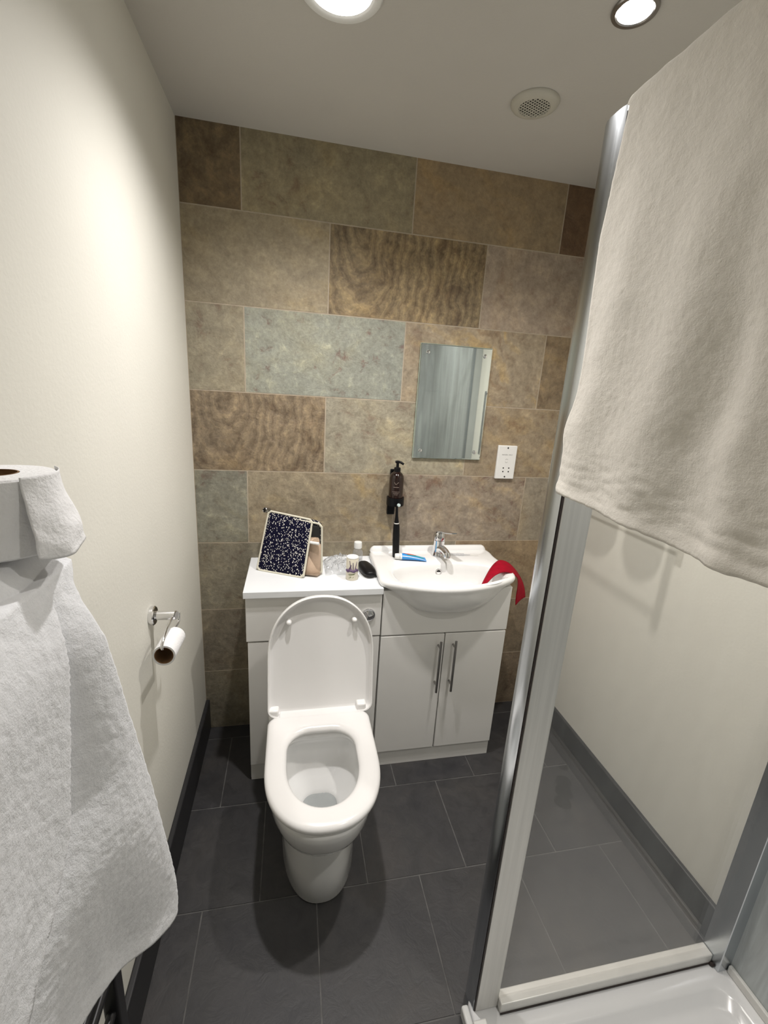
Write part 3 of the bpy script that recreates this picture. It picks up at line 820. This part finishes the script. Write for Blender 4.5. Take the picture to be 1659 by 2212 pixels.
obj('front_flap', puff(f_ring, fn_, .004, .004), 'navy_print', t, angle=60, label='navy flap scattered with white flecks')
obj('piping', MB().tube([p + fn_ * .001 for p in smooth_pts(f_ring, 3, True)], .0042, 10, closed=True), 'piping', t, label='cream piping of the front flap')
b0 = BL + U * .050 - N * .060
b_ring = rounded_quad(b0, b0 + U * .196, b0 + U * .190 + Zv * .200 - N * .006, b0 + U * .004 + Zv * .208 - N * .006, .022)
obj('back_panel', puff(b_ring, -N, .004, .003), 'navy_print', t, angle=60)
obj('piping', MB().tube([p + N * .004 for p in smooth_pts(b_ring, 3, True)], .0040, 10, closed=True), 'piping', t, label='cream piping of the back panel')
i_ring = rounded_quad(b0 + N * .006 + U * .006 + Zv * .006, b0 + N * .006 + U * .189 + Zv * .006, b0 + N * .004 + U * .184 + Zv * .150, b0 + N * .004 + U * .010 + Zv * .150, .015)
obj('lining_pocket', puff(i_ring, N, .002, .004), 'lining', t, angle=60, label='beige inner pocket')
gus = MB()
gus.add([b0 + U * .196 + Zv * .004 + N * .004, b0 + U * .192 + N * .036 + Zv * .006, BL + U * .165 + Zv * .004 - N * .012, BL + U * .150 + Zv * .13 - N * .044, b0 + U * .170 + Zv * .145 + N * .006, b0 + U * .190 + Zv * .12 + N * .004], [(0, 1, 2), (0, 2, 3, 5), (5, 3, 4)])
k_ring = rounded_quad(b0 + N * .003 + U * .010 + Zv * .12, b0 + N * .003 + U * .188 + Zv * .12, b0 + N * .001 + U * .183 + Zv * .192, b0 + N * .001 + U * .012 + Zv * .198, .012)
obj('dark_lining', puff(k_ring, N, .002, .002), 'dark_hole', t, angle=60, label='black inner lining above the pocket')
obj('gusset', gus, 'lining', t, solid=.002, label='beige gusset between flap and back')
zp = MB().box(-.5, .5, -.5, .5, -.5, .5)
zc_ = b0 + U * .172 + N * .016 + Zv * .128
zm = MB(); zm.tube([zc_ - U * .020, zc_ + U * .016], .0055, 10)
obj('zip_edge', zm, 'white_plastic', t)
top = MB()
tl_, tr_ = FT + Zv * .001, FT + U * .184 + Zv * -.011
bk_l, bk_r = b0 + U * .004 + Zv * .206 - N * .006, b0 + U * .186 + Zv * .199 - N * .006
top.grid(lambda u, v: tl_.lerp(tr_, u).lerp(bk_l.lerp(bk_r, u), v) + Zv * .004 * sin(pi * v) - N * .002, 12, 6)
obj('top_fold', top, 'navy_print', t, solid=.004, angle=180)
ho = FT + U * -.004 + Zv * .002
obj('hanging_loop', MB().lathe([(.0085, -.014), (.0105, -.012), (.0105, .012), (.0085, .014), (.0072, .012), (.0072, -.012)], ho - U * .006, (-.6, -.75, .25), 24, cap0=False, cap1=False), 'steel_dark', t, label='dark ring at the top left corner')

# talc tube ------------------------------------------------
c = Vector((.597, -.236, WZ))
t = thing('powder_tube', 'cream cylindrical powder tube printed with lavender, beside the black case', 'container', c)
obj('tube_body', MB().lathe([(.0220, 0), (.0230, .002), (.0230, .084), (.0220, .086)], c, n=40), 'paper_label', t)
obj('lid', MB().lathe([(.0215, .086), (.0227, .0865), (.0229, .0895), (.0217, .091), (.0200, .0905), (.0190, .089)], c, n=40), 'white_plastic', t)
lv_ = MB(); sm = MB()
random.seed(4)
on_cyl(lv_, c, .0232, [[(s, .868 + WZ - .828 + .0035 * math.sin(s * 500)) for s in (-.024, -.016, -.008, 0, .008, .016, .024)]], .0052)
for (s0, z0_, s1, z1_) in ((-.004, .876, -.010, .906), (.004, .876, .003, .900), (.012, .876, .018, .902), (-.012, .874, -.004, .890)):
    for k in range(7):
        f = k / 6; s = s0 + (s1 - s0) * f; z = z0_ + (z1_ - z0_) * f
        on_cyl(lv_, c, .0231, [[(s - .0012, z), (s + .0012, z + .001)]], .0023 - .001 * f)
for (s0, s1, z) in ((-.012, .010, .850), (-.014, .014, .8525), (-.004, -.012, .842), (.002, .008, .840), (-.008, -.002, .846)):
    on_cyl(sm, c, .0232, [[(s0, z), (s1, z + .004 * (1 if s1 > 0 else -1))]], .0009)
obj('lavender_print', lv_, 'purple_print', t, label='purple lavender print')
obj('stem_print', sm, 'stem_print', t, label='green stem print')

# clear bottle ----------------------------------------------
c = Vector((.640, -.078, WZ))
t = thing('clear_bottle', 'small clear bottle with a white flip cap behind the powder tube', 'bottle', c)
obj('bottle_body', MB().lathe([(.018, 0), (.021, .003), (.0215, .04), (.0205, .050), (.016, .060), (.0125, .064), (.0125, .070)], c, n=36), 'clear_plastic', t, angle=60)
obj('cap', MB().lathe([(.0155, .066), (.0165, .067), (.0165, .088), (.0155, .092), (.012, .093), (.002, .092)], c, n=36), 'white_plastic', t)

# black case ----------------------------------------------
t = thing('black_case', 'smooth black oval case lying between the powder tube and the basin', 'case', (.665, -.19, WZ))
pa = Vector((.655, -.125, WZ)); pb = Vector((.672, -.240, WZ)); dd = (pb - pa); ln = dd.length; dd.normalize(); ss = Vector((-dd.y, dd.x, 0))
rg = []
for i in range(25):
    f = i / 24; th = pi * f; s = ln / 2 - (ln / 2 + .006) * cos(th)
    k = max(sin(th), .02) ** .55
    rg.append([pa + dd * s + ss * (.0290 * k * math.copysign(abs(cos(a)) ** .85, cos(a))) + Zv * (.017 + .017 * (k ** 1.0) * sin(a)) for a in [2 * pi * j / 28 for j in range(28)]])
obj('case_shell', MB().loft(rg), 'black_plastic', t, angle=180)

# crumpled clear bag ----------------------------------------
def crumple(u, v):
    x = .500 + .135 * u; y = -.200 + .150 * v
    base = .050 * (sin(pi * min(max(u, 0), 1)) ** .6) * (sin(pi * v) ** .6)
    p = Vector((x * 38, y * 38, 3.0))
    h = abs(noise.noise(p)) * .9 + .5 * abs(noise.noise(p * 2.3)) + .25 * abs(noise.noise(p * 5.1))
    z = WZ + .003 + base * (.35 + .9 * h)
    x += .012 * noise.noise(p + Vector((5, 0, 0))); y += .012 * noise.noise(p + Vector((0, 9, 0)))
    if v > .55: z += .030 * (v - .55) * sin(pi * u)
    return Vector((x, y, max(z, WZ + .0015)))
bo_ = obj('plastic_bag', MB().grid(crumple, 46, 46), 'bag_film', origin=(.56, -.13, WZ), angle=25, solid=0)
tag(bo_, 'crumpled clear plastic bag lying between the wash bag and the powder tube', 'bag')

# ------------------------------------------------------------------ toilet roll holder + nearly empty roll
t = thing('toilet_roll_holder', 'chrome toilet roll holder on the left wall', 'holder', (0, -.62, .91))
obj('wall_plate', MB().lathe([(.0255, .0005), (.0260, .003), (.0260, .010), (.0235, .0125), (.010, .0125)], (0, -.622, .909), (1, 0, 0), 40), 'chrome', t)
obj('arm', MB().tube([(.010, -.622, .909), (.064, -.630, .912), (.068, -.631, .912)], [.0125, .0125, .011], 24), 'chrome', t)
wp = smooth_pts([(.060, -.640, .913), (.060, -.668, .914), (.059, -.700, .908), (.058, -.728, .897), (.058, -.743, .885), (.059, -.742, .8795)], 5)
wp += smooth_pts([(.059, -.735, .8785), (.060, -.69, .8765), (.061, -.63, .874), (.062, -.604, .873), (.063, -.594, .878), (.063, -.590, .889), (.063, -.589, .898)], 5)
obj('hook_wire', MB().tube(wp, .0036, 12), 'chrome', t)
ra, rb_ = Vector((.0600, -.740, .8595)), Vector((.0615, -.640, .8545)); rd = (rb_ - ra)
t = thing('toilet_roll', 'small nearly used up toilet roll on the chrome wall holder', 'toilet roll', tuple((ra + rb_) / 2))
rr = .0270; rc = .0222; Lr = rd.length
obj('paper', MB().loft([[ra + Vector(rd).normalized() * s + (Vector((1, 0, 0)) * cos(a) + Vector((0, .05, 1)) * sin(a)) * r_ for a in [2 * pi * j / 48 for j in range(48)]] for s, r_ in ((0, rc + .0004), (0, rr), (Lr, rr), (Lr, rc + .0004))], wrap=True), 'tissue', t)
obj('cardboard_core', MB().loft([[ra + Vector(rd).normalized() * s + (Vector((1, 0, 0)) * cos(a) + Vector((0, .05, 1)) * sin(a)) * r_ for a in [2 * pi * j / 40 for j in range(40)]] for s, r_ in ((.0005, rc - .0012), (.0005, rc), (Lr - .0005, rc), (Lr - .0005, rc - .0012))], wrap=True), 'cardboard', t, label='brown cardboard core')

# ------------------------------------------------------------------ towel radiator on the left wall
t = thing('towel_radiator', 'black ladder towel radiator on the left wall under the white towel', 'radiator', (.05, -1.42, .14))
Y0, Y1 = -1.168, -1.72
for yy in (Y0, Y1):
    obj('upright', MB().box(.040, .068, yy - .014, yy + .014, .14, 1.33), 'black_radiator', t, bevel=.005)
zs = []; z = .19
for grp in range(4):
    for k in range(6 if grp < 3 else 5):
        zs.append(z); z += .043
    z += .045
for z in [q for q in zs if q < 1.32]:
    obj('rung', MB().tube([(.054, Y0 - .006, z), (.054, Y1 + .006, z)], .0080, 14), 'black_radiator', t)
for yy in (Y0, Y1):
    for zz in (.30, 1.15):
        obj('bracket', MB().tube([(.001, yy, zz), (.041, yy, zz)], .008, 12), 'black_radiator', t)

# ------------------------------------------------------------------ left towel
def lerp(a, b, f): return a + (b - a) * f
REX = [(.125, -1.252, 1.343), (.140, -1.264, 1.313), (.160, -1.269, 1.225), (.170, -1.257, 1.116), (.175, -1.223, .968), (.175, -1.185, .825), (.175, -1.150, .690), (.172, -1.143, .635), (.168, -1.146, .603)]
BEX = [(.168, -1.146, .603), (.165, -1.161, .585), (.150, -1.222, .627), (.130, -1.290, .692), (.125, -1.340, .731), (.120, -1.371, .748), (.12, -1.46, .80), (.12, -1.56, .83), (.12, -1.72, .84)]
RE = [(b, c) for a, b, c in REX]; BE = [(b, c) for a, b, c in BEX]
def polyline(pts):
    P_ = smooth_pts(pts, 8); L_ = [0]
    for i in range(1, len(P_)): L_.append(L_[-1] + (P_[i] - P_[i - 1]).length)
    def ev(f):
        s = f * L_[-1]
        for i in range(1, len(P_)):
            if L_[i] >= s - 1e-9:
                g = (s - L_[i - 1]) / max(L_[i] - L_[i - 1], 1e-9); return P_[i - 1].lerp(P_[i], g)
        return P_[-1]
    return ev
re3, be3 = polyline(REX), polyline(list(reversed(BEX)))
reE = lambda f: (re3(f).y, re3(f).z)
beE = lambda f: (be3(f).y, be3(f).z)
CR = [(1.36, -1.296), (1.316, -1.307), (1.151, -1.346), (1.055, -1.372), (1.014, -1.413), (.961, -1.477), (.70, -1.66)]
def crease_y(z):   # the long vertical crease
    for (za, ya), (zb, yb) in zip(CR, CR[1:]):
        if z >= zb: return ya + (yb - ya) * (za - z) / (za - zb)
    return CR[-1][1]
def sstep(a, b, x):
    q = max(0, min(1, (x - a) / (b - a))); return q * q * (3 - 2 * q)
def ltowel(u, v):
    # v<0.1: over the top rail and down the back; else Coons patch in (y, z)
    yl, yr = -1.70, -1.252
    if v < .14:
        f = 1 - v / .14   # 1 at back lower end
        y = lerp(yl, yr, u)
        a = f
        if a < .25: ang = a / .25 * pi / 2; x = .088 + .022 * cos(ang); z = 1.322 + .024 * sin(ang)
        elif a < .5: ang = pi / 2 + (a - .25) / .25 * pi / 2; x = .054 + (.034 if False else .034) * 0 + .056 * 0 + .088 - .054 + 0 if False else .088 + .06 * 0; x = .088 - .062 * sin((a - .25) / .25 * pi / 2); z = 1.346 - .024 * (1 - cos((a - .25) / .25 * pi / 2))
        else: x = .026; z = 1.322 - (a - .5) / .5 * .30
        return Vector((x + .003 * sin(y * 60), y, z + .004 * sin(y * 25)))
    w = (v - .14) / .86
    tp = (lerp(yl, yr, u), 1.322); bt = beE(u); lf = (yl, lerp(1.322, BE[-1][1], w)); rt = reE(w)
    c00, c10, c01, c11 = (yl, 1.322), RE[0], (BE[-1][0], BE[-1][1]), RE[-1]
    q = [(1 - w) * tp[i] + w * bt[i] + (1 - u) * lf[i] + u * rt[i] - ((1 - u) * (1 - w) * c00[i] + u * (1 - w) * c10[i] + (1 - u) * w * c01[i] + u * w * c11[i]) for i in (0, 1)]
    y, z = q
    cy = crease_y(z)
    lay = sstep(cy + .003, cy - .003, y)                # front layer to the left of the crease
    hang = sstep(1.335, 1.22, z)
    xe = re3(w).x if u > 0 else .12
    edge = sstep(.55, 1.0, u) ** 1.6 if False else sstep(.80, .985, u)
    x = .120 + .020 * lay * hang - .006 * (1 - lay) * hang * sstep(cy, cy + .05, y) * (1 - edge)
    xb = be3(u).x
    yr_ = re3(w).y; t_ = max(0, min(1, (y - cy - .004) / max(yr_ - cy, .02)))
    xe = lerp(xe, be3(u).x + .004, sstep(.45, 1.0, w)); x += (1 - lay) * max(0, xe - .004 - x) * t_ * (2 - t_) * .98 * hang
    x = lerp(x, max(x, xb), sstep(.93, 1.0, w) * (1 - lay))
    x += .006 * sin((y - cy) * 30) * lay * sstep(1.32, .95, z)
    x += .007 * sin((y + z * .55) * 48) * sstep(1.0, .75, z) * lay
    pn = Vector((y * 60, z * 60, 1)); x += .0006 * noise.noise(pn) + .0007 * noise.noise(pn * 2.7)
    return Vector((x, y + .0025 * noise.noise(Vector((0, z * 50, 2))) * sstep(.9, 1, u), z))
lt = obj('bath_towel', MB().grid(ltowel, 190, 230), 'terry_left', origin=(.09, -1.45, 1.33), solid=.006, angle=180)
tag(lt, 'white terry bath towel draped over the radiator on the left wall', 'towel')

# ------------------------------------------------------------------ big toilet roll standing on the towel
t = thing('toilet_roll', 'large toilet roll standing on top of the left towel, its end sheet hanging loose', 'toilet roll', (.075, -1.262, 1.352))
ax = Vector((.0, .02, 1)).normalized(); c = Vector((.078, -1.290, 1.3505))
q_ = Vector((0, 0, 1)).rotation_difference(ax)
R0, Rc, Hh = .053, .0215, .078
obj('paper', MB().lathe([(Rc + .0005, 0), (R0 - .002, 0), (R0, .002), (R0, Hh - .002), (R0 - .002, Hh), (Rc + .0005, Hh)], c, ax, 72, cap0=False, cap1=False), 'tissue', t)
obj('cardboard_core', MB().lathe([(Rc - .0012, 0), (Rc, .0), (Rc, Hh + .0003), (Rc - .0012, Hh + .0003)], c, ax, 48, cap0=False, cap1=False), 'cardboard', t, label='brown cardboard core')
def flap(u, v):
    a = radians(-40) + radians(86) * u
    fl = sstep(.0, 1, v) * .020 * sin(pi * min(1, .30 + u * .6)) + .0015 + .0008 * sin(u * 19 + v * 3) * v
    p = Vector(((R0 + fl) * cos(a), (R0 + fl) * sin(a), Hh + .002 - v * (.078 + .004 * sin(u * 7))))
    p.x += .003 * noise.noise(Vector((u * 5, v * 5, 2))) * v
    return c + q_ @ p
obj('loose_sheet', MB().grid(flap, 40, 30), 'tissue', t, solid=.0006, angle=180, label='loose end sheet, bright white')

# ------------------------------------------------------------------ shower enclosure
t = thing('shower_enclosure', 'chrome-framed glass shower enclosure on the right, the towel over its door', 'shower', (.86, -1.12, .03))
def post_ring(z, g=0):
    # (x, y) cross-section: flat-ish front, bull-nosed far corner
    pts = [(.828, -1.120), (.8265, -1.112), (.826, -1.098), (.8265, -1.086), (.8285, -1.074), (.833, -1.065), (.840, -1.060), (.850, -1.058), (.861, -1.0600), (.861, -1.120)]
    return [Vector((x, y, z)) for x, y in pts]
obj('corner_post', MB().loft([post_ring(.0), post_ring(1.937)]), 'post_chrome', t, angle=50, label='rounded chrome corner post')
obj('post_seal', MB().box(.8295, .8325, -1.1225, -1.120, .03, 1.93), 'silicone_dark', t, label='thin dark seal')
obj('frame_upright', MB().box(.8330, .8925, -1.1235, -1.104, .03, 1.80), 'post_satin', t, bevel=.002, label='satin aluminium upright')
obj('wall_channel', MB().box(1.536, XR - .0005, -1.160, -1.105, .03, 1.925), 'alu', t, bevel=.002, label='aluminium wall channel')
obj('bottom_rail', MB().box(.893, 1.5355, -1.138, -1.106, .0305, .062), 'alu_white', t, bevel=.003, label='white bottom rail')
obj('rail_seal', MB().box(.893, 1.5355, -1.1405, -1.138, .0302, .034), 'silicone_dark', t)
obj('sealant_bead', MB().lathe([(.001, 0), (.006, .002), (.0065, .006), (.003, .010)], (1.533, -1.143, .0296), n=14), 'silicone_dark', t, label='dark stained sealant at the foot of the channel')
obj('top_rail', MB().box(.893, 1.5355, -1.136, -1.108, 1.890, 1.925), 'alu', t, bevel=.003)
obj('side_glass', MB().box(.890, 1.538, -1.124, -1.119, .058, 1.893), 'shower_glass', t, smooth=False, label='clear side pane')
obj('door_rail', MB().box(.812, .846, -2.10, -1.180, 1.880, 1.912), 'alu', t, bevel=.003)
obj('door_glass', MB().box(.827, .832, -2.08, -1.62, .058, 1.882), 'shower_glass', t, smooth=False, label='clear sliding front pane')
obj('front_rail', MB().box(.812, .846, -2.10, -1.150, .0305, .058), 'alu_white', t, bevel=.003)
t2 = obj('corner_block', MB().box(.800, .818, -1.150, -1.108, .0005, .036), 'white_plastic', bevel=.005, origin=(.808, -1.13, 0))
tag(t2, 'small white plastic block on the floor at the foot of the corner post', 'block')

# tray
tb = MB()
def rrect(x0, x1, y0, y1, r, z, n=8):
    pts = []
    for (cx, cy, a0) in ((x1 - r, y1 - r, 0), (x0 + r, y1 - r, 90), (x0 + r, y0 + r, 180), (x1 - r, y0 + r, 270)):
        for k in range(n + 1):
            a = radians(a0 + 90 * k / n); pts.append(Vector((cx + r * cos(a), cy + r * sin(a), z)))
    return pts
tx0, tx1, ty0, ty1 = .822, XR - .001, YF + .011, -1.095
tb.loft([rrect(tx0, tx1, ty0, ty1, .012, 0), rrect(tx0, tx1, ty0, ty1, .012, .024), rrect(tx0 + .004, tx1 - .001, ty0 + .002, ty1 - .004, .012, .0295),
         rrect(tx0 + .055, tx1 - .045, ty0 + .05, ty1 - .085, .05, .0295), rrect(tx0 + .062, tx1 - .052, ty0 + .057, ty1 - .092, .05, .026),
         rrect(tx0 + .075, tx1 - .066, ty0 + .07, ty1 - .108, .05, .010), rrect(tx0 + .09, tx1 - .08, ty0 + .085, ty1 - .122, .05, .006)])
to = obj('shower_tray', tb, 'acrylic_white', origin=(1.2, -1.6, 0), angle=60)
tag(to, 'low white shower tray at the bottom right', 'shower tray')
up_ = obj('sealing_strip', MB().box(XR - .022, XR - .0105, YF + .02, -1.162, .0298, .055), 'alu_white', origin=(XR - .015, -1.6, .03), bevel=.003)
tag(up_, 'pale sealing strip along the right wall above the shower tray', 'trim')

# ------------------------------------------------------------------ right towel over the shower door
def rtowel(u, v):
    y = lerp(-1.150 - .014 * sstep(.5, .1, v), -1.86, u)
    top = 1.930
    zb = 1.382 + .004 * sin(u * 12)
    if v < .22:
        a = 1 - v / .22
        if a < .2: ang = a / .2 * pi / 2; x = .829 - .027 * cos(ang); z = top - .020 + .020 * sin(ang)
        elif a < .4: ang = (a - .2) / .2 * pi / 2; x = .829 + .027 * sin(ang); z = top - .020 + .020 * cos(ang)
        else: x = .856; z = top - .020 - (a - .4) / .6 * .20
        return Vector((x, y, z + .0015 * noise.noise(Vector((y * 40, v * 30, 0)))))
    w = (v - .22) / .78
    z = lerp(top - .020, zb, w)
    x = .802
    am = sstep(0, .55, w)
    x -= am * (.004 + .005 * sin(y * 21 + .6 + z * 2.0) + .004 * sin(y * 47 + z * 5))
    x -= .007 * am * math.exp(-((y + 1.40 + .05 * w) / .022) ** 2)
    x -= .004 * sstep(.96, 1.0, w)                       # hem
    y2 = y + (1 - u) * (.012 * math.exp(-((z - 1.49) / .035) ** 2) + .004 * sin(z * 19) - .010 * sstep(1.395, 1.375, z))
    pn = Vector((y * 45, z * 45, 4)); x += .0014 * noise.noise(pn * .5) + .0007 * noise.noise(pn * 3)
    x += .0018 * noise.noise(Vector((y * 30, z * 110, 7))) * sstep(.80, .97, w)
    z += .005 * sstep(.12, 0, u) * sstep(.9, 1, w) + .0012 * noise.noise(Vector((y * 90, 1, 3))) * sstep(.97, 1, w)
    x = min(x, .806)
    return Vector((x, y2, z))
rt_ = obj('bath_towel', MB().grid(rtowel, 200, 210), 'terry_right', origin=(.83, -1.5, 1.9), solid=.007, angle=180)
tag(rt_, 'cream terry bath towel hanging over the shower door at the right edge', 'towel')

# ------------------------------------------------------------------ unseen rack behind the towel, guessed and added to cast the right wall's shadow
t = thing('shadow_rack', 'unseen rack behind the towel, added to cast the shadow on the right wall', 'rack', (XR, -.45, 1.5))
rk = MB()
for yy in (-.672,):
    obj('rack_bar', MB().box(1.444, 1.458, yy - .012, yy + .012, 1.200, 1.56), 'alu', t, bevel=.002)
obj('rack_rod', MB().tube([(1.451, -.672, 1.226), (1.451, -.16, 1.226)], .004, 10), 'alu', t)
obj('rack_rail', MB().tube([(1.451, -.672, 1.545), (1.451, -.16, 1.545)], .005, 10), 'alu', t)
for yy in (-.668, -.16):
    obj('rack_arm', MB().tube([(1.451, yy, 1.545), (XR, yy, 1.545)], .005, 10), 'alu', t)
obj('rack_bar', MB().box(1.444, 1.458, -.167, -.153, 1.205, 1.56), 'alu', t, bevel=.002)
for (ya, yb, lab) in ((-.646, -.509, 'unseen cream flannel added to cast a shadow on the wall, nearer the shower'), (-.478, -.310, 'unseen cream flannel added to cast a shadow on the wall, nearer the back wall')):  # unseen cloths, added and shaped for the rounded lobes of the wall shadow
    def cl(u, v, ya=ya, yb=yb):
        s = (u - .5) * 2; y = lerp(ya, yb, u)
        zb = 1.272 + .060 * abs(s) ** 4
        return Vector((1.4585 + .002 * sin(u * 9), y, lerp(1.552, zb, v)))
    co = obj('shadow_flannel', MB().grid(cl, 20, 20), 'terry_right', origin=(1.459, ya, 1.55), solid=.004, angle=180)
    tag(co, lab, 'flannel')
